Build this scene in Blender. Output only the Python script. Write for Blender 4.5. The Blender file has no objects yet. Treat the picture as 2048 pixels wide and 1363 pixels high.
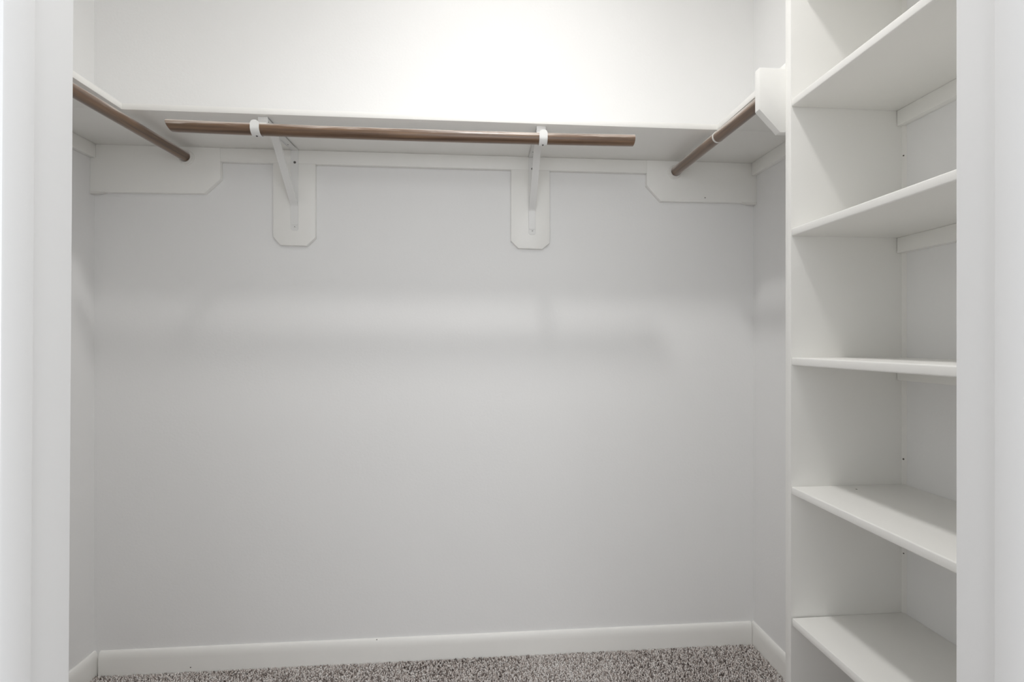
import bpy, bmesh, math, random
import numpy as np
from mathutils import Vector, Matrix

SC = bpy.context.scene
COL = SC.collection
random.seed(7)

# ------------------------------------------------------------------ camera
FPX, YAW, CX, CY, CAMH = 973.4, 0.0766, 1030.0, 683.9, 1.13     # pixels at 2048 x 1363, radians, metres
cam_data = bpy.data.cameras.new('camera')
cam = bpy.data.objects.new('camera', cam_data)
COL.objects.link(cam)
cam.location = (0.0, 0.0, CAMH)
cam.rotation_euler = (math.pi / 2, 0.0, -YAW)
cam_data.sensor_fit = 'HORIZONTAL'
cam_data.sensor_width = 36.0
cam_data.lens = FPX / 2048 * 36.0
cam_data.shift_x = (1024 - CX) / 2048
cam_data.shift_y = (CY - 681.5) / 2048
cam_data.clip_start = 0.02
SC.camera = cam

# ------------------------------------------------------------------ light of the room outside, added fill, exposure
world = bpy.data.worlds.new('world')
SC.world = world
world.use_nodes = True
bg = world.node_tree.nodes['Background']
bg.inputs['Color'].default_value = (0.95, 0.975, 1.0, 1)
bg.inputs['Strength'].default_value = 0.79
LAMP_STRENGTH = 208.0
LAMP_POS = (0.08, 0.89)
fill_data = bpy.data.lights.new('added_fill', 'AREA')  # unseen fill light added behind the camera to brighten the closet
fill_data.shape = 'RECTANGLE'
fill_data.size, fill_data.size_y = 4.2, 1.7
fill_data.energy = 62.0
fill_data.color = (0.96, 0.98, 1.0)
fill_light = bpy.data.objects.new('added_fill', fill_data)
COL.objects.link(fill_light)
fill_light.location = (0.6, -2.6, 1.45)
fill_light.rotation_euler = (math.pi / 2, 0.0, 0.0)
SC.cycles.max_bounces = 14
SC.cycles.diffuse_bounces = 10
vs = SC.view_settings
vs.view_transform = 'Standard'
vs.look = 'None'
vs.gamma = 1.0
vs.use_curve_mapping = False
vs.exposure = 0.0

# ------------------------------------------------------------------ measures in metres
D = 1.767            # back wall
XL, XR = -1.305, 1.041
ZS, TS = 1.799, 0.018            # hanging shelf: underside, thickness
YF = 1.482                       # front edge of the back shelf
XLF, XRF = -1.020, 0.755         # front edges of the side shelves
C = 0.019                        # thickness of cleats and boards
ZC = 1.752                       # underside of the cleats
YP, YPB, XP = 1.115, 1.136, 0.750   # side panel of the shelving: near face, far face, front edge
YW0, YW1 = 0.300, 0.415          # wall with the doorway
XD0, XD1 = -0.322, 0.438         # doorway
ZCEIL = 2.95
ZFL = -0.012                     # carpet backing, pile tips at 0


# ------------------------------------------------------------------ materials
def mat(name, col, rough=0.5, spec=0.5):
    m = bpy.data.materials.new(name)
    m.use_nodes = True
    b = m.node_tree.nodes['Principled BSDF']
    b.inputs['Base Color'].default_value = (*col, 1)
    b.inputs['Roughness'].default_value = rough
    b.inputs['Specular IOR Level'].default_value = spec
    return m


def add_bump(m, scale, strength, dist=0.002, detail=3.0, stretch=None):
    nt = m.node_tree
    b = nt.nodes['Principled BSDF']
    tc = nt.nodes.new('ShaderNodeTexCoord')
    mp = nt.nodes.new('ShaderNodeMapping')
    if stretch:
        mp.inputs['Scale'].default_value = stretch
    nz = nt.nodes.new('ShaderNodeTexNoise')
    nz.inputs['Scale'].default_value = scale
    nz.inputs['Detail'].default_value = detail
    bp = nt.nodes.new('ShaderNodeBump')
    bp.inputs['Strength'].default_value = strength
    bp.inputs['Distance'].default_value = dist
    nt.links.new(tc.outputs['Object'], mp.inputs['Vector'])
    nt.links.new(mp.outputs['Vector'], nz.inputs['Vector'])
    nt.links.new(nz.outputs['Fac'], bp.inputs['Height'])
    nt.links.new(bp.outputs['Normal'], b.inputs['Normal'])
    return nz


def mottle(m, c1, c2, scale):
    nt = m.node_tree
    b = nt.nodes['Principled BSDF']
    tc = nt.nodes.new('ShaderNodeTexCoord')
    nz = nt.nodes.new('ShaderNodeTexNoise')
    nz.inputs['Scale'].default_value = scale
    nz.inputs['Detail'].default_value = 4.0
    mx = nt.nodes.new('ShaderNodeMix')
    mx.data_type = 'RGBA'
    mx.inputs['A'].default_value = (*c1, 1)
    mx.inputs['B'].default_value = (*c2, 1)
    nt.links.new(tc.outputs['Object'], nz.inputs['Vector'])
    nt.links.new(nz.outputs['Fac'], mx.inputs['Factor'])
    nt.links.new(mx.outputs['Result'], b.inputs['Base Color'])


M = {}
M['wall'] = mat('wall_paint', (0.845, 0.845, 0.843), 0.75, 0.3)
mottle(M['wall'], (0.835, 0.835, 0.833), (0.855, 0.855, 0.853), 2.5)
add_bump(M['wall'], 130, 0.22, 0.0012)
M['ceiling'] = mat('ceiling_paint', (0.88, 0.88, 0.87), 0.85, 0.2)
add_bump(M['ceiling'], 90, 0.3, 0.002)
M['trim'] = mat('trim_paint', (0.88, 0.875, 0.85), 0.38, 0.45)
add_bump(M['trim'], 35, 0.10, 0.0006, stretch=(1, 1, 1))
M['jamb'] = mat('jamb_paint', (0.88, 0.88, 0.88), 0.40, 0.4)
add_bump(M['jamb'], 30, 0.06, 0.0006)
M['metal'] = mat('enamel_white', (0.80, 0.80, 0.79), 0.32, 0.5)
M['screw'] = mat('screw_steel', (0.10, 0.095, 0.09), 0.45, 0.5)
M['plastic'] = mat('plastic_white', (0.80, 0.79, 0.76), 0.35, 0.5)
M['nail'] = mat('nail_dark', (0.13, 0.115, 0.10), 0.7)
M['backing'] = mat('carpet_backing', (0.14, 0.12, 0.11), 0.95, 0.1)
mottle(M['backing'], (0.30, 0.26, 0.24), (0.46, 0.41, 0.38), 260)
M['caulk'] = mat('caulk', (0.80, 0.79, 0.76), 0.5)


def wood_material():
    m = mat('rod_wood', (0.15, 0.08, 0.045), 0.40, 0.5)
    nt = m.node_tree
    b = nt.nodes['Principled BSDF']
    tc = nt.nodes.new('ShaderNodeTexCoord')
    mp = nt.nodes.new('ShaderNodeMapping')
    mp.inputs['Scale'].default_value = (3.0, 90.0, 90.0)
    nz = nt.nodes.new('ShaderNodeTexNoise')
    nz.inputs['Scale'].default_value = 1.6
    nz.inputs['Detail'].default_value = 5.0
    nz.inputs['Roughness'].default_value = 0.6
    cr = nt.nodes.new('ShaderNodeValToRGB')
    e = cr.color_ramp.elements
    e[0].position, e[0].color = 0.30, (0.062, 0.029, 0.013, 1)
    e[1].position, e[1].color = 0.72, (0.21, 0.118, 0.060, 1)
    # thin scuffs of old paint, in one mask with the painted top sheen
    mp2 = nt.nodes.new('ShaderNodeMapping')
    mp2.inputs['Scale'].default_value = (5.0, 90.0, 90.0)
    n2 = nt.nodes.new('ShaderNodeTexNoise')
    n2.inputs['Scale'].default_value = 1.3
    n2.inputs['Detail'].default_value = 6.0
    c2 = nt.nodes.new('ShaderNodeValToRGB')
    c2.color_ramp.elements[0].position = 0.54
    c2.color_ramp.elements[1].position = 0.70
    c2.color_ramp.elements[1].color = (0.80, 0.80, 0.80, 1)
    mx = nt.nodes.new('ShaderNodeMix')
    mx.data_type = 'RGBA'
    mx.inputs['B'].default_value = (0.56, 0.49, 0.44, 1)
    bp = nt.nodes.new('ShaderNodeBump')
    bp.inputs['Strength'].default_value = 0.12
    bp.inputs['Distance'].default_value = 0.0006
    L = nt.links.new
    L(tc.outputs['Object'], mp.inputs['Vector'])
    L(mp.outputs['Vector'], nz.inputs['Vector'])
    L(nz.outputs['Fac'], cr.inputs['Fac'])
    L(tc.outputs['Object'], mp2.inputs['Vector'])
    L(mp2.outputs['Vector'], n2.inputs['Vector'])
    # lamp sheen painted into the rods' upper side, mixed with dust and spatter
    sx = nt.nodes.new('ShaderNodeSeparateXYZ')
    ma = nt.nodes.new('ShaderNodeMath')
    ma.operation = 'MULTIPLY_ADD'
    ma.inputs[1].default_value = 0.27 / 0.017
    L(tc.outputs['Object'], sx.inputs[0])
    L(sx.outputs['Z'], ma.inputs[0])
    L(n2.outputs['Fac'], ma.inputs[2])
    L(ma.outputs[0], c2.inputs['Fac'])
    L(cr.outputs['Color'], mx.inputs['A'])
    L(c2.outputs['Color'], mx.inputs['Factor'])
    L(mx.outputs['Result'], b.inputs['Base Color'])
    L(nz.outputs['Fac'], bp.inputs['Height'])
    L(bp.outputs['Normal'], b.inputs['Normal'])
    b.inputs['Sheen Weight'].default_value = 0.75      # dust lying on the old varnish
    b.inputs['Sheen Roughness'].default_value = 0.35
    b.inputs['Sheen Tint'].default_value = (1.0, 0.95, 0.91, 1)
    b.inputs['Coat Weight'].default_value = 0.7
    b.inputs['Coat Roughness'].default_value = 0.40
    b.inputs['Coat IOR'].default_value = 1.5
    return m


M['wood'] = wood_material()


def carpet_material():
    m = mat('carpet_yarn', (0.3, 0.26, 0.24), 0.95, 0.1)
    nt = m.node_tree
    b = nt.nodes['Principled BSDF']
    at = nt.nodes.new('ShaderNodeAttribute')
    at.attribute_name = 'tone'
    cr = nt.nodes.new('ShaderNodeValToRGB')
    e = cr.color_ramp.elements
    e[0].position, e[0].color = 0.0, (0.12, 0.096, 0.086, 1)
    e[1].position, e[1].color = 1.0, (0.93, 0.90, 0.88, 1)
    x = cr.color_ramp.elements.new(0.35)
    x.color = (0.60, 0.53, 0.495, 1)
    x = cr.color_ramp.elements.new(0.7)
    x.color = (0.85, 0.80, 0.77, 1)
    nt.links.new(at.outputs['Fac'], cr.inputs['Fac'])
    nt.links.new(cr.outputs['Color'], b.inputs['Base Color'])
    return m


M['carpet'] = carpet_material()


# ------------------------------------------------------------------ mesh helpers
def bm_box(bm, x0, x1, y0, y1, z0, z1, bevel=0.0, seg=2):
    t = bmesh.new()
    bmesh.ops.create_cube(t, size=1.0)
    for v in t.verts:
        v.co = Vector(((x0 + x1) / 2 + v.co.x * (x1 - x0), (y0 + y1) / 2 + v.co.y * (y1 - y0), (z0 + z1) / 2 + v.co.z * (z1 - z0)))
    if bevel:
        bmesh.ops.bevel(t, geom=list(t.edges), offset=bevel, segments=seg, affect='EDGES', profile=0.5)
    merge(bm, t)


def merge(bm, t):
    me = bpy.data.meshes.new('tmp')
    t.to_mesh(me)
    t.free()
    bm.from_mesh(me)
    bpy.data.meshes.remove(me)


def bm_prism(bm, pts, axis, a0, a1, bevel=0.0, seg=2):
    """polygon in the two other axes (in x,y,z order), extruded along axis"""
    t = bmesh.new()

    def P(p, a):
        return {'x': (a, p[0], p[1]), 'y': (p[0], a, p[1]), 'z': (p[0], p[1], a)}[axis]
    lo = [t.verts.new(P(p, a0)) for p in pts]
    hi = [t.verts.new(P(p, a1)) for p in pts]
    t.faces.new(lo)
    t.faces.new(hi)
    n = len(pts)
    for i in range(n):
        t.faces.new((lo[i], lo[(i + 1) % n], hi[(i + 1) % n], hi[i]))
    bmesh.ops.recalc_face_normals(t, faces=list(t.faces))
    if bevel:
        bmesh.ops.bevel(t, geom=list(t.edges), offset=bevel, segments=seg, affect='EDGES', profile=0.5)
    merge(bm, t)


def bm_strip(bm, path, widths, th, xc=0.0):
    """flat metal strip following a path in the y-z plane, width along x"""
    t = bmesh.new()
    n = len(path)
    rings = []
    for i, (y, z) in enumerate(path):
        a = path[max(i - 1, 0)]
        b = path[min(i + 1, n - 1)]
        d = Vector((b[0] - a[0], b[1] - a[1])).normalized()
        nn = Vector((-d.y, d.x)) * th / 2
        w = widths[i] / 2
        rings.append([t.verts.new((xc + sx * w, y + s * nn.x, z + s * nn.y)) for sx, s in ((-1, -1), (1, -1), (1, 1), (-1, 1))])
    for i in range(n - 1):
        for k in range(4):
            t.faces.new((rings[i][k], rings[i][(k + 1) % 4], rings[i + 1][(k + 1) % 4], rings[i + 1][k]))
    t.faces.new(rings[0])
    t.faces.new(rings[-1])
    bmesh.ops.recalc_face_normals(t, faces=list(t.faces))
    merge(bm, t)


def bm_lathe(bm, prof, n, M4):
    """profile (r, h) turned round local z, then moved by the matrix"""
    t = bmesh.new()
    rings = []
    for r, h in prof:
        if r < 1e-6:
            rings.append([t.verts.new((0, 0, h))])
        else:
            rings.append([t.verts.new((r * math.cos(2 * math.pi * k / n), r * math.sin(2 * math.pi * k / n), h)) for k in range(n)])
    for a, b in zip(rings, rings[1:]):
        for k in range(n):
            q = [a[k % len(a)], a[(k + 1) % n % len(a)], b[(k + 1) % n % len(b)], b[k % len(b)]]
            u = []
            for v in q:
                if v not in u:
                    u.append(v)
            if len(u) >= 3:
                try:
                    t.faces.new(u)
                except ValueError:
                    pass
    bmesh.ops.recalc_face_normals(t, faces=list(t.faces))
    bmesh.ops.transform(t, matrix=M4, verts=list(t.verts))
    merge(bm, t)


def obj(name, bm, m, parent=None, smooth=None, loc=None):
    """one mesh object; geometry is given in world space (or local to loc)"""
    me = bpy.data.meshes.new(name)
    bm.to_mesh(me)
    bm.free()
    me.materials.append(m)
    if smooth is not None:
        me.polygons.foreach_set('use_smooth', [True] * len(me.polygons))
        me.set_sharp_from_angle(angle=math.radians(smooth))
    o = bpy.data.objects.new(name, me)
    COL.objects.link(o)
    if loc is not None:
        o.location = loc
    if parent is not None:
        o.parent = parent
        if loc is None:
            o.matrix_parent_inverse = Matrix.Translation(-Vector(parent.location))
    return o


def tag(o, label=None, cat=None, group=None, kind=None):
    if label: o['label'] = label
    if cat: o['category'] = cat
    if group: o['group'] = group
    if kind: o['kind'] = kind
    return o


def thing(name, label, cat, loc, group=None):
    o = bpy.data.objects.new(name, None)
    COL.objects.link(o)
    o.location = loc
    o.empty_display_size = 0.05
    return tag(o, label, cat, group)


def copy_tree(o, parent=None):
    c = o.copy()
    COL.objects.link(c)
    c.parent = parent
    for ch in list(o.children):
        copy_tree(ch, c)
    return c


def box_obj(name, dims, m, parent=None, bevel=0.0):
    bm = bmesh.new()
    bm_box(bm, *dims, bevel=bevel)
    return obj(name, bm, m, parent, 40 if bevel else None)


# ------------------------------------------------------------------ the closet shell
def shell(name, label, dims, m):
    return tag(box_obj(name, dims, m), label, None, None, 'structure')


W = 0.10
shell('floor', 'floor under the grey brown carpet', (XL - W, XR + W, -1.2, D + W, ZFL - 0.05, ZFL), M['backing'])
shell('ceiling', 'white painted closet ceiling', (XL - W, XR + W, YW0, D + W, ZCEIL, ZCEIL + 0.05), M['ceiling'])
shell('wall_back', 'long white back wall of the closet behind the hanging rods', (XL - W, XR + W, D, D + W, ZFL, ZCEIL), M['wall'])
shell('wall_left', 'white side wall of the closet opposite the built-in shelving', (XL - W, XL, YW0, D, ZFL, ZCEIL), M['wall'])
shell('wall_right', 'white side wall of the closet behind the built-in shelving', (XR, XR + W, YW0, D, ZFL, ZCEIL), M['wall'])

ZHEAD = 2.04
JT = 0.018
bm = bmesh.new()
bm_box(bm, XL, XD0 - JT, YW0, YW1, ZFL, ZCEIL)
bm_box(bm, XD1 + JT, XR, YW0, YW1, ZFL, ZCEIL)
bm_box(bm, XD0 - JT, XD1 + JT, YW0, YW1, ZHEAD + JT, ZCEIL)
tag(obj('wall_front', bm, M['wall']), 'white wall pierced by the closet doorway', None, None, 'structure')

# door lining: the left jamb leans a little out of plumb
LEAN = 0.0064


def jamb_x(z):
    return -0.3218 - (1.366 - z) * LEAN


def lean_prism(bm, dx0, dx1, y0, y1, z0, z1, bevel):
    t = bmesh.new()
    bm_box(t, dx0, dx1, y0, y1, z0, z1, bevel=bevel)
    for v in t.verts:
        v.co.x += jamb_x(v.co.z)
    merge(bm, t)


bm = bmesh.new()
lean_prism(bm, -JT, 0.0, YW0 - 0.002, YW1, ZFL, ZHEAD, 0.0015)
j1 = tag(obj('trim_1', bm, M['jamb'], None, 40), 'white painted door jamb opposite the built-in shelving', None, None, 'structure')
bm = bmesh.new()
lean_prism(bm, 0.0, 0.009, 0.347, 0.3715, ZFL, ZHEAD, 0.002)
obj('door_stop', bm, M['jamb'], j1, 40)
bm = bmesh.new()
lean_prism(bm, -0.075, -0.006, YW0 - 0.016, YW0 - 0.002, ZFL, ZHEAD + 0.075, 0.004)
obj('casing', bm, M['jamb'], j1, 40)
bm = bmesh.new()
lean_prism(bm, -0.0005, 0.0016, 0.306, 0.334, 1.02, 1.085, 0.0008)
lean_prism(bm, -0.0005, 0.0030, 0.330, 0.345, 1.035, 1.070, 0.0008)
obj('strike_plate', bm, M['metal'], j1, 40)
j2 = tag(box_obj('trim_2', (XD1, XD1 + JT, YW0 - 0.002, YW1, ZFL, ZHEAD), M['jamb'], None, 0.0015),
         'white painted door jamb beside the built-in shelving', None, None, 'structure')
box_obj('door_stop', (XD1 - 0.009, XD1, 0.347, 0.3745, ZFL, ZHEAD), M['jamb'], j2, 0.002)
box_obj('casing', (XD1 + 0.006, XD1 + 0.075, YW0 - 0.016, YW0 - 0.002, ZFL, ZHEAD + 0.075), M['jamb'], j2, 0.004)
j3 = tag(box_obj('trim_3', (XD0 - JT, XD1 + JT, YW0 - 0.002, YW1, ZHEAD, ZHEAD + JT), M['jamb'], None, 0.0015),
         'white painted head of the closet door frame', None, None, 'structure')
box_obj('casing', (XD0 - 0.004, XD1 + 0.006, YW0 - 0.016, YW0 - 0.002, ZHEAD + 0.006, ZHEAD + 0.075), M['jamb'], j3, 0.004)

# baseboards with a rounded top
ZB, TB = 0.077, 0.012


def base_profile(s=1):
    pts = [(0, ZFL), (TB, ZFL), (TB, 0.046)]
    for k in range(1, 9):
        a = k / 8 * math.pi / 2
        pts.append((TB - 0.0105 * (1 - math.cos(a)), 0.046 + (ZB - 0.046) * math.sin(a)))
    pts.append((0, ZB))
    return pts


bm = bmesh.new()
bm_prism(bm, [(D - p[0], p[1]) for p in base_profile()], 'x', XL + TB + 0.009, XR - TB - 0.0012)
bb = tag(obj('baseboard_back', bm, M['trim'], None, 50), 'white rounded baseboard along the back wall', None, None, 'structure')
bm = bmesh.new()
bm_prism(bm, [(XL + p[0], p[1]) for p in base_profile()], 'y', YW1, D)
tag(obj('baseboard_left', bm, M['trim'], None, 50), 'white rounded baseboard on the side wall away from the shelving', None, None, 'structure')
bm = bmesh.new()
bm_prism(bm, [(XR - p[0], p[1]) for p in base_profile()], 'y', YPB, D)
tag(obj('baseboard_right', bm, M['trim'], None, 50), 'short white rounded baseboard behind the shelving side panel', None, None, 'structure')


def nail(parent, p, axis, r=0.0022):
    bm = bmesh.new()
    rot = {'y': Matrix.Rotation(math.pi / 2, 4, 'X'), 'x': Matrix.Rotation(math.pi / 2, 4, 'Y'), 'z': Matrix.Identity(4)}[axis]
    bm_lathe(bm, [(0, 0.0006), (r * 0.7, 0.0005), (r, 0.0), (r, -0.0015), (0, -0.0015)], 10, Matrix.Translation(Vector(p)) @ rot)
    return obj('nail_head', bm, M['nail'], parent)


nail(bb, (-0.985, D - TB, 0.012), 'y')
nail(bb, (-0.357, D - 0.006, 0.0735), 'y')


# carpet pile: twisted yarn tufts, too many to count
def carpet():
    rng = np.random.default_rng(3)
    parts = []
    for (x0, x1, y0, y1, s) in ((XL, XR, 1.10, D, 0.0050), (XL, XR, YW1, 1.10, 0.0068), (XD0, XD1, 0.20, YW1, 0.0068)):
        gx, gy = np.meshgrid(np.arange(x0 + s / 2, x1, s), np.arange(y0 + s / 2, y1, s))
        p = np.stack([gx.ravel(), gy.ravel()], 1)
        p = p + rng.uniform(-0.45, 0.45, p.shape) * s
        parts.append(np.concatenate([p, np.full((len(p), 1), s)], 1))
    P = np.concatenate(parts)
    ins = ~((P[:, 1] > D - TB - 0.001) | (P[:, 0] < XL + TB + 0.001) | ((P[:, 0] > XR - TB - 0.001)))
    P = P[ins]
    n = len(P)
    s = P[:, 2]
    h = rng.uniform(0.0095, 0.0125, n)
    ang = rng.uniform(0, 2 * np.pi, n)
    lean = rng.uniform(0.2, 1.7, n) * s
    patch = 0.5 + 0.25 * np.sin(P[:, 0] * 9 + 2 * np.sin(P[:, 1] * 7)) + 0.25 * np.sin(P[:, 1] * 13 - P[:, 0] * 5)
    tone = np.clip(rng.beta(1.1, 1.0, n) * 1.0 + 0.02 + (patch - 0.5) * 0.22, 0, 1)
    V = np.zeros((n, 7, 3))
    for k in range(3):
        a = ang + k * 2 * np.pi / 3
        V[:, k, 0] = P[:, 0] + 0.40 * s * np.cos(a)
        V[:, k, 1] = P[:, 1] + 0.40 * s * np.sin(a)
        V[:, k, 2] = ZFL
        a2 = a + 0.9
        V[:, 3 + k, 0] = P[:, 0] + 0.45 * lean * np.cos(ang) + 0.52 * s * np.cos(a2)
        V[:, 3 + k, 1] = P[:, 1] + 0.45 * lean * np.sin(ang) + 0.52 * s * np.sin(a2)
        V[:, 3 + k, 2] = ZFL + h * 0.80
    V[:, 6, 0] = P[:, 0] + lean * np.cos(ang)
    V[:, 6, 1] = P[:, 1] + lean * np.sin(ang)
    V[:, 6, 2] = ZFL + h
    # keep tips off the woodwork
    V[:, :, 1] = np.minimum(V[:, :, 1], D - TB - 0.0004)
    V[:, :, 0] = np.clip(V[:, :, 0], XL + TB + 0.0004, XR - TB - 0.0004)
    base = np.array([0, 1, 4, 0, 4, 3, 1, 2, 5, 1, 5, 4, 2, 0, 3, 2, 3, 5, 3, 4, 6, 4, 5, 6, 5, 3, 6])
    F = (np.arange(n)[:, None] * 7 + base[None]).ravel().astype(np.int32)
    nt = len(F) // 3
    me = bpy.data.meshes.new('carpet_pile')
    me.vertices.add(n * 7)
    me.vertices.foreach_set('co', V.ravel())
    me.loops.add(len(F))
    me.loops.foreach_set('vertex_index', F)
    me.polygons.add(nt)
    me.polygons.foreach_set('loop_start', np.arange(nt, dtype=np.int32) * 3)
    me.polygons.foreach_set('use_smooth', np.ones(nt, dtype=bool))
    at = me.attributes.new('tone', 'FLOAT', 'POINT')
    at.data.foreach_set('value', np.repeat(tone, 7))
    me.update(calc_edges=True)
    me.materials.append(M['carpet'])
    o = bpy.data.objects.new('carpet_pile', me)
    COL.objects.link(o)
    tag(o, 'flecked grey brown carpet pile covering the closet floor', 'carpet', None, 'stuff')


carpet()

# ------------------------------------------------------------------ built-in shelving on the right wall
unit = thing('built_in_shelving', 'tall white built-in shelving with open shelves and a full-height side panel', 'shelving', ((XP + XR) / 2, 0.8, 0.0))
box_obj('side_panel', (XP, XR, YP, YPB, 0.0015, ZCEIL), M['trim'], unit, 0.0015)
bm = bmesh.new()
bm_prism(bm, [(XR, YP), (XR - 0.007, YP), (XR - 0.005, YP - 0.003), (XR - 0.002, YP - 0.007), (XR, YP - 0.008)], 'z', 0.0015, ZCEIL)
obj('corner_bead', bm, M['caulk'], unit, 50)
TU = 0.0185
for i, z in enumerate((2.004, 1.6944, 1.3844, 1.0745, 0.7650, 0.4512)):
    bm = bmesh.new()
    y1 = YP
    if i == 5:       # the lowest board has shrunk away from the panel at its front corner
        bm_prism(bm, [(XP + 0.001, YW1), (XR, YW1), (XR, YP), (XP + 0.16, YP), (XP + 0.001, YP - 0.0028)], 'z', z, z + TU, 0.0022)
    else:
        bm_box(bm, XP + 0.001, XR, YW1, y1, z, z + TU, bevel=0.0028, seg=3)
    o = obj('shelf', bm, M['trim'], unit, 40)
    if i == 4:
        nail(o, (0.890, 1.082, z + TU), 'z', 0.0022)
    bm = bmesh.new()
    bm_box(bm, XR - 0.020, XR, YW1, YP - 0.001, z - 0.037, z, bevel=0.0012)
    obj('shelf_cleat', bm, M['trim'], unit, 40)
nail(unit, (XR - 0.0045, YP - 0.004, 0.845), 'y', 0.0024)
nail(unit, (XR - 0.0045, YP - 0.004, 0.615), 'y', 0.0015)
nail(unit, (XR - 0.0045, YP - 0.004, 1.585), 'y', 0.0018)

# ------------------------------------------------------------------ hanging shelves, cleats and boards
def board(name, label, cat, dims, bevel=0.0012, m='trim', group=None):
    return tag(box_obj(name, dims, M[m], None, bevel), label, cat, group or {'shelf': 'closet shelf boards', 'cleat': 'cleats under the closet shelves'}[cat])


board('closet_shelf', 'long white shelf board along the back wall above the free-ended rod', 'shelf', (XL, XR, YF, D, ZS, ZS + TS))
board('closet_shelf', 'white shelf board on the side wall away from the built-in shelving', 'shelf', (XL, XLF, YW1, YF, ZS, ZS + TS))
board('closet_shelf', 'short white shelf board between back shelf and built-in shelving panel', 'shelf', (XRF, XR, YPB, YF, ZS, ZS + TS))

XBL, XBR = -0.884, 0.621
board('shelf_cleat', 'long narrow white cleat under the back shelf, behind the two brackets', 'cleat', (XBL, XBR, D - C, D, ZC, ZS), 0.0015)
board('shelf_cleat', 'narrow white cleat under the side shelf away from the built-in shelving', 'cleat', (XL, XL + C, YW1, D - C, ZC, ZS), 0.0015)
board('shelf_cleat', 'short narrow white cleat on the side wall behind the shelving panel', 'cleat', (XR - C, XR, YPB + C, D - C, ZC, ZS), 0.0015)


def poly_board(name, label, pts, y0, y1):
    bm = bmesh.new()
    bm_prism(bm, pts, 'y', y0, y1, 0.0010)
    return tag(obj(name, bm, M['trim'], None, 40), label, 'board', 'rod boards' if name == 'rod_board' else 'bracket backing boards')


rb = poly_board('rod_board', 'white cut-corner board on the back wall holding the socket of the plain side rod',
                [(XL, 1.638), (-0.937, 1.641), (XBL, 1.692), (XBL, ZS), (XL, ZS)], D - C, D)
rc = poly_board('rod_board', 'white back-wall board with cut corner holding the socket of the taped rod',
                [(XR, 1.6515), (0.674, 1.6500), (XBR, 1.7073), (XBR, ZS), (XR, ZS)], D - C, D)
nail(rc, (0.842, D - C, 1.666), 'y', 0.0022)
poly_board('rod_board', 'white cut-corner board fixed to the shelving side panel carrying the rod end',
           [(XR, 1.643), (0.7366, 1.643), (0.684, 1.697), (0.684, ZS - 0.0005), (XR, ZS - 0.0005)], YPB, YPB + C)
# lumps of old caulk where the boards meet the side walls
bm = bmesh.new()
bm_prism(bm, [(XL, 1.6385), (XL, 1.6310), (XL + 0.020, 1.6330), (XL + 0.046, 1.6375), (XL + 0.046, 1.6390)], 'y', D - C - 0.002, D - 0.004, 0.0006)
obj('caulk_bead', bm, M['caulk'], rb, 40)
bm = bmesh.new()
bm_prism(bm, [(XR - C + 0.019, 1.652), (XR, 1.6450), (XR - 0.028, 1.6455), (XR - 0.050, 1.6500), (XR - 0.056, 1.6525)], 'y', D - C - 0.002, D - 0.004, 0.0006)
obj('caulk_bead', bm, M['caulk'], rc, 40)

poly_board('bracket_board', 'white backing board with cut corners behind the bracket at the rod\'s slanted end',
           [(-0.708, ZC), (-0.708, 1.497), (-0.683, 1.4675), (-0.595, 1.4665), (-0.5665, 1.495), (-0.5665, ZC)], D - C, D)
poly_board('bracket_board', 'white backing board with cut corners behind the bracket at the rod\'s square end',
           [(0.120, ZC), (0.120, 1.495), (0.146, 1.469), (0.234, 1.467), (0.260, 1.4895), (0.260, ZC)], D - C, D)

# ------------------------------------------------------------------ rods
RR = 0.017


def rod(label, p0, p1, bow=0.0, slant0=0.0, slant1=0.0):
    """built along local x from p0 to p1"""
    p0, p1 = Vector(p0), Vector(p1)
    L = (p1 - p0).length
    bm = bmesh.new()
    n, m = 28, 40
    rings = []
    xs = [0.0, 0.0012] + [L * k / m for k in range(1, m)] + [L - 0.0012, L]
    rs = [RR - 0.0012] + [RR] * (len(xs) - 2) + [RR - 0.0012]
    for x, r in zip(xs, rs):
        f = x / L
        dz = -bow * (1 - (2 * f - 1) ** 2)
        ring = []
        for k in range(n):
            a = 2 * math.pi * k / n
            y, z = r * math.cos(a), r * math.sin(a)
            sh = 0.0
            if f < 0.02:
                sh = slant0 * (RR - z) / (2 * RR)
            if f > 0.98:
                sh = -slant1 * (RR - z) / (2 * RR)
            ring.append(bm.verts.new((x + sh, y, z + dz)))
        rings.append(ring)
    for a, b in zip(rings, rings[1:]):
        for k in range(n):
            bm.faces.new((a[k], a[(k + 1) % n], b[(k + 1) % n], b[k]))
    bm.faces.new(rings[0])
    bm.faces.new(rings[-1])
    bmesh.ops.recalc_face_normals(bm, faces=list(bm.faces))
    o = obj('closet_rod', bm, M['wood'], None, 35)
    d = (p1 - p0).normalized()
    o.matrix_world = Matrix.Translation(p0) @ d.to_track_quat('X', 'Z').to_matrix().to_4x4()
    return tag(o, label, 'rod', 'closet rods')


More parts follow.
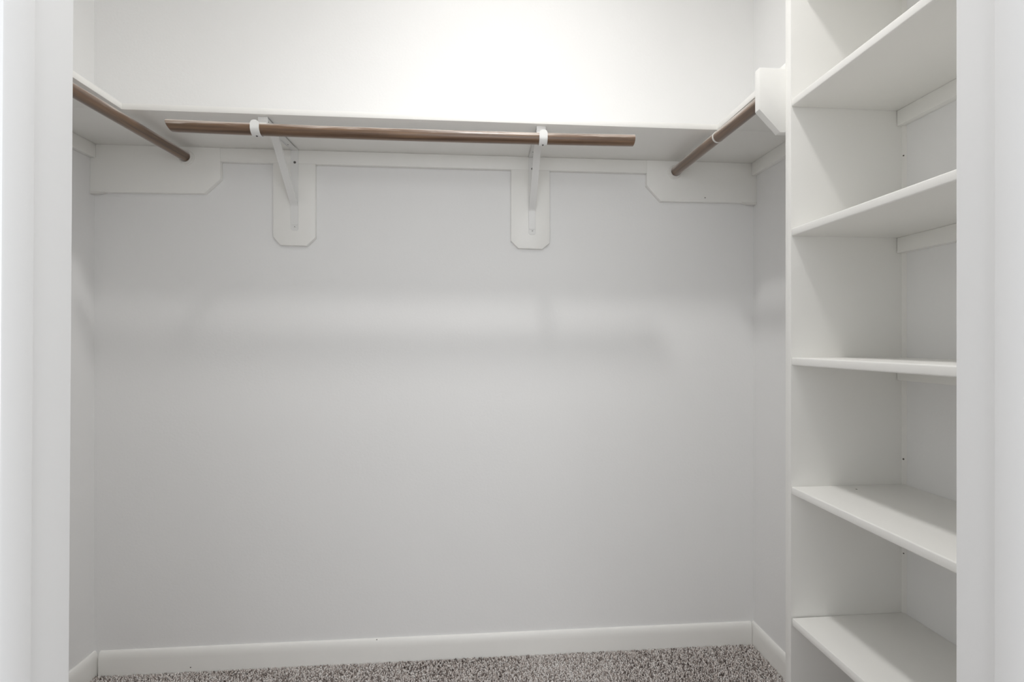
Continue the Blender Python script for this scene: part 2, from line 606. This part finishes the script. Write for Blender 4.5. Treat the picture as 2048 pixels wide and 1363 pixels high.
YR, ZR = 1.460, 1.7475
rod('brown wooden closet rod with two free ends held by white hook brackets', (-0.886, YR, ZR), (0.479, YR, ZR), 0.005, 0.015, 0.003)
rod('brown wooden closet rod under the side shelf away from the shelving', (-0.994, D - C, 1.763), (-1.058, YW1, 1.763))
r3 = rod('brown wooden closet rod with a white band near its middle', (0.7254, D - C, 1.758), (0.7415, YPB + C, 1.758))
bm = bmesh.new()
bm_lathe(bm, [(RR - 0.0005, -0.0035), (RR + 0.0007, -0.0032), (RR + 0.0007, 0.0032), (RR - 0.0005, 0.0035)], 28, Matrix.Translation((0.309, 0, 0)) @ Matrix.Rotation(math.pi / 2, 4, 'Y'))
o = obj('tape_band', bm, M['plastic'], r3, 40, loc=(0, 0, 0))
o['label'] = 'thin white band round the rod'


def socket(label, x, z):
    bm = bmesh.new()
    bm_lathe(bm, [(0.0172, 0.0), (0.0172, 0.0110), (0.0190, 0.0125), (0.0215, 0.0125), (0.0228, 0.0110), (0.0232, 0.0040), (0.0262, 0.0030), (0.0268, 0.0)], 36,
             Matrix.Translation((x, D - C, z)) @ Matrix.Rotation(math.pi / 2, 4, 'X'))
    return tag(obj('rod_socket', bm, M['plastic'], None, 40), label, 'rod socket', 'rod sockets')


socket('round white rod socket on the back board away from the shelving', -0.9945, 1.762)
socket('round white rod socket at the far end of the taped rod', 0.7258, 1.7575)


# ------------------------------------------------------------------ shelf and rod brackets
def rounded_strip_outline(w, z0, z1, r=0.008):
    pts = [(-w / 2, z1), (-w / 2, z0 + r)]
    for k in range(1, 6):
        a = math.pi + k / 6 * math.pi / 2
        pts.append((-w / 2 + r + r * math.cos(a), z0 + r + r * math.sin(a)))
    pts.append((-w / 2 + r, z0))
    pts.append((w / 2 - r, z0))
    for k in range(1, 6):
        a = 1.5 * math.pi + k / 6 * math.pi / 2
        pts.append((w / 2 - r + r * math.cos(a), z0 + r + r * math.sin(a)))
    pts.append((w / 2, z0 + r))
    pts.append((w / 2, z1))
    return pts


def make_bracket(label, x, zrod):
    base = (x, D - C, ZS)
    t = thing('shelf_bracket', label, 'bracket', base, 'shelf and rod brackets')
    BW = 0.0252
    # everything below is local to the point where bracket, board and shelf meet
    o0 = (0, 0, 0)
    bm = bmesh.new()
    bm_prism(bm, rounded_strip_outline(BW, -0.281, -0.0002), 'y', -0.0022, 0.0, 0.0004, 1)
    obj('wall_leg', bm, M['metal'], t, 40, loc=o0)
    bm = bmesh.new()
    YE = -0.250
    bm_box(bm, -BW / 2, BW / 2, YE, -0.0022, -0.0030, -0.0006, bevel=0.0004)
    bm_box(bm, -0.0142, 0.0142, YE - 0.0022, YE, -0.0200, -0.0006, bevel=0.0004)
    for s in (-1, 1):
        x0, x1 = sorted((s * BW / 2, s * (BW / 2 - 0.002)))
        bm_prism(bm, [(YE, -0.018), (YE, -0.001), (-0.03, -0.001), (-0.03, -0.004), (-0.14, -0.010)], 'x', x0, x1)
    obj('arm', bm, M['metal'], t, 40, loc=o0)
    yc, zc = YR - (D - C), zrod - ZS
    rs = RR + 0.0022
    # J-shaped hook: down behind the rod from the arm's lip, under it, and up its front to a rounded tip
    path = [(YE - 0.0012, -0.016), (yc + rs, zc + 0.012)]
    N = 18
    for k in range(N + 1):
        a = -math.pi * k / N
        path.append((yc + rs * math.cos(a), zc + rs * math.sin(a)))
    path += [(yc - rs, zc + dz) for dz in (0.006, 0.010, 0.0135, 0.0165, 0.0185, 0.0198)]
    wid = [0.0245] * (len(path) - 6) + [0.0245, 0.0243, 0.0225, 0.0185, 0.0130, 0.0060]
    bm = bmesh.new()
    bm_strip(bm, path, wid, 0.0020)
    obj('hook', bm, M['metal'], t, 40, loc=o0)
    # brace from the middle of the arm down to the wall leg, then a tab along the leg
    start, end = (-0.190, -0.004), (-0.0052, -0.193)
    path = [start, (start[0] * 0.5 + end[0] * 0.5, start[1] * 0.5 + end[1] * 0.5), (end[0] - 0.006, end[1] + 0.0062), end, (-0.0034, end[1] - 0.006), (-0.0034, -0.255), (-0.0034, -0.262)]
    bm = bmesh.new()
    bm_strip(bm, path, [0.0225, 0.0230, 0.0240, 0.0246, 0.0246, 0.0246, 0.019], 0.0022)
    # folded sides of the brace
    for sx in (-1, 1):
        bm_strip(bm, [(start[0] + 0.010, start[1] - 0.006), (end[0] - 0.004, end[1] + 0.010)], [0.0018, 0.0018], 0.008, xc=sx * 0.0104)
    obj('brace', bm, M['metal'], t, 40, loc=o0)
    yrot = Matrix.Rotation(math.pi / 2, 4, 'X')
    for (sy, sz, r) in ((-0.0024, -0.044, 0.0044), (-0.0026, -0.268, 0.0034)):
        bm = bmesh.new()
        bm_lathe(bm, [(0, 0.0012), (r * 0.35, 0.0010), (r * 0.8, 0.0016), (r, 0.0), (r, -0.001), (0, -0.001)], 14, Matrix.Translation((0.001, sy, sz)) @ yrot)
        obj('screw', bm, M['screw'] if sz > -0.1 else M['metal'], t, 40, loc=o0)
    bm = bmesh.new()
    bm_lathe(bm, [(0, 0.0006), (0.0013, 0.0006), (0.0013, -0.002), (0, -0.002)], 10, Matrix.Translation((0.001, -0.0036, -0.268)) @ yrot)
    obj('screw_slot', bm, M['screw'], t, loc=o0)
    # screw through the bottom of the hook
    a = math.radians(262)
    bm = bmesh.new()
    rot = Matrix.Rotation(a - math.pi / 2, 4, 'X')
    bm_lathe(bm, [(0, 0.0022), (0.0020, 0.0018), (0.0030, 0.0004), (0.0030, -0.001), (0, -0.001)], 12, Matrix.Translation((0, yc + (rs + 0.001) * math.cos(a), zc + (rs + 0.001) * math.sin(a))) @ rot)
    obj('screw', bm, M['screw'], t, 40, loc=o0)
    # empty screw hole in the arm near the wall, and one in its side
    bm = bmesh.new()
    bm_lathe(bm, [(0, 0.0003), (0.0022, 0.0003), (0.0022, -0.0006), (0, -0.0006)], 10, Matrix.Translation((-0.003, -0.052, -0.0030)) @ Matrix.Rotation(math.pi, 4, 'X'))
    obj('screw_hole', bm, M['screw'], t, loc=o0)
    bm = bmesh.new()
    bm_lathe(bm, [(0, 0.0003), (0.0016, 0.0003), (0.0016, -0.0006), (0, -0.0006)], 10, Matrix.Translation((BW / 2, YE + 0.007, -0.0130)) @ Matrix.Rotation(math.pi / 2, 4, 'Y'))
    obj('screw_hole', bm, M['screw'], t, loc=o0)
    return t


def bow_z(x):
    f = (x + 0.886) / 1.365
    return ZR - 0.005 * (1 - (2 * f - 1) ** 2)


make_bracket('white metal shelf and rod bracket at the rod\'s slanted end', -0.635, bow_z(-0.635))
make_bracket('white metal shelf and rod bracket at the rod\'s square end', 0.196, bow_z(0.196))


# ------------------------------------------------------------------ ceiling lamp (above the frame)
def lamp():
    x, y = LAMP_POS
    t = thing('ceiling_light', 'round white flush ceiling lamp with a glowing flat glass disc', 'lamp', (x, y, ZCEIL))
    bm = bmesh.new()
    bm_lathe(bm, [(0, ZCEIL), (0.108, ZCEIL), (0.108, ZCEIL - 0.058), (0.105, ZCEIL - 0.062), (0.096, ZCEIL - 0.062), (0.093, ZCEIL - 0.058), (0.092, ZCEIL - 0.018), (0, ZCEIL - 0.018)], 48, Matrix.Translation((x, y, 0)))
    obj('lamp_base', bm, M['metal'], t, 40)
    m = bpy.data.materials.new('lit_glass')
    m.use_nodes = True
    nt = m.node_tree
    nt.nodes.clear()
    em = nt.nodes.new('ShaderNodeEmission')
    em.inputs['Color'].default_value = (1.0, 0.985, 0.965, 1)
    em.inputs['Strength'].default_value = LAMP_STRENGTH
    ou = nt.nodes.new('ShaderNodeOutputMaterial')
    nt.links.new(em.outputs[0], ou.inputs[0])
    bm = bmesh.new()
    prof = [(0.09, ZCEIL - 0.020)] + [(0.09 * math.cos(a), ZCEIL - 0.020 - 0.012 * math.sin(a)) for a in [k / 8 * math.pi / 2 for k in range(1, 8)]] + [(0, ZCEIL - 0.032)]
    bm_lathe(bm, prof, 40, Matrix.Translation((x, y, 0)))
    obj('glass_disc', bm, m, t, 60)


lamp()
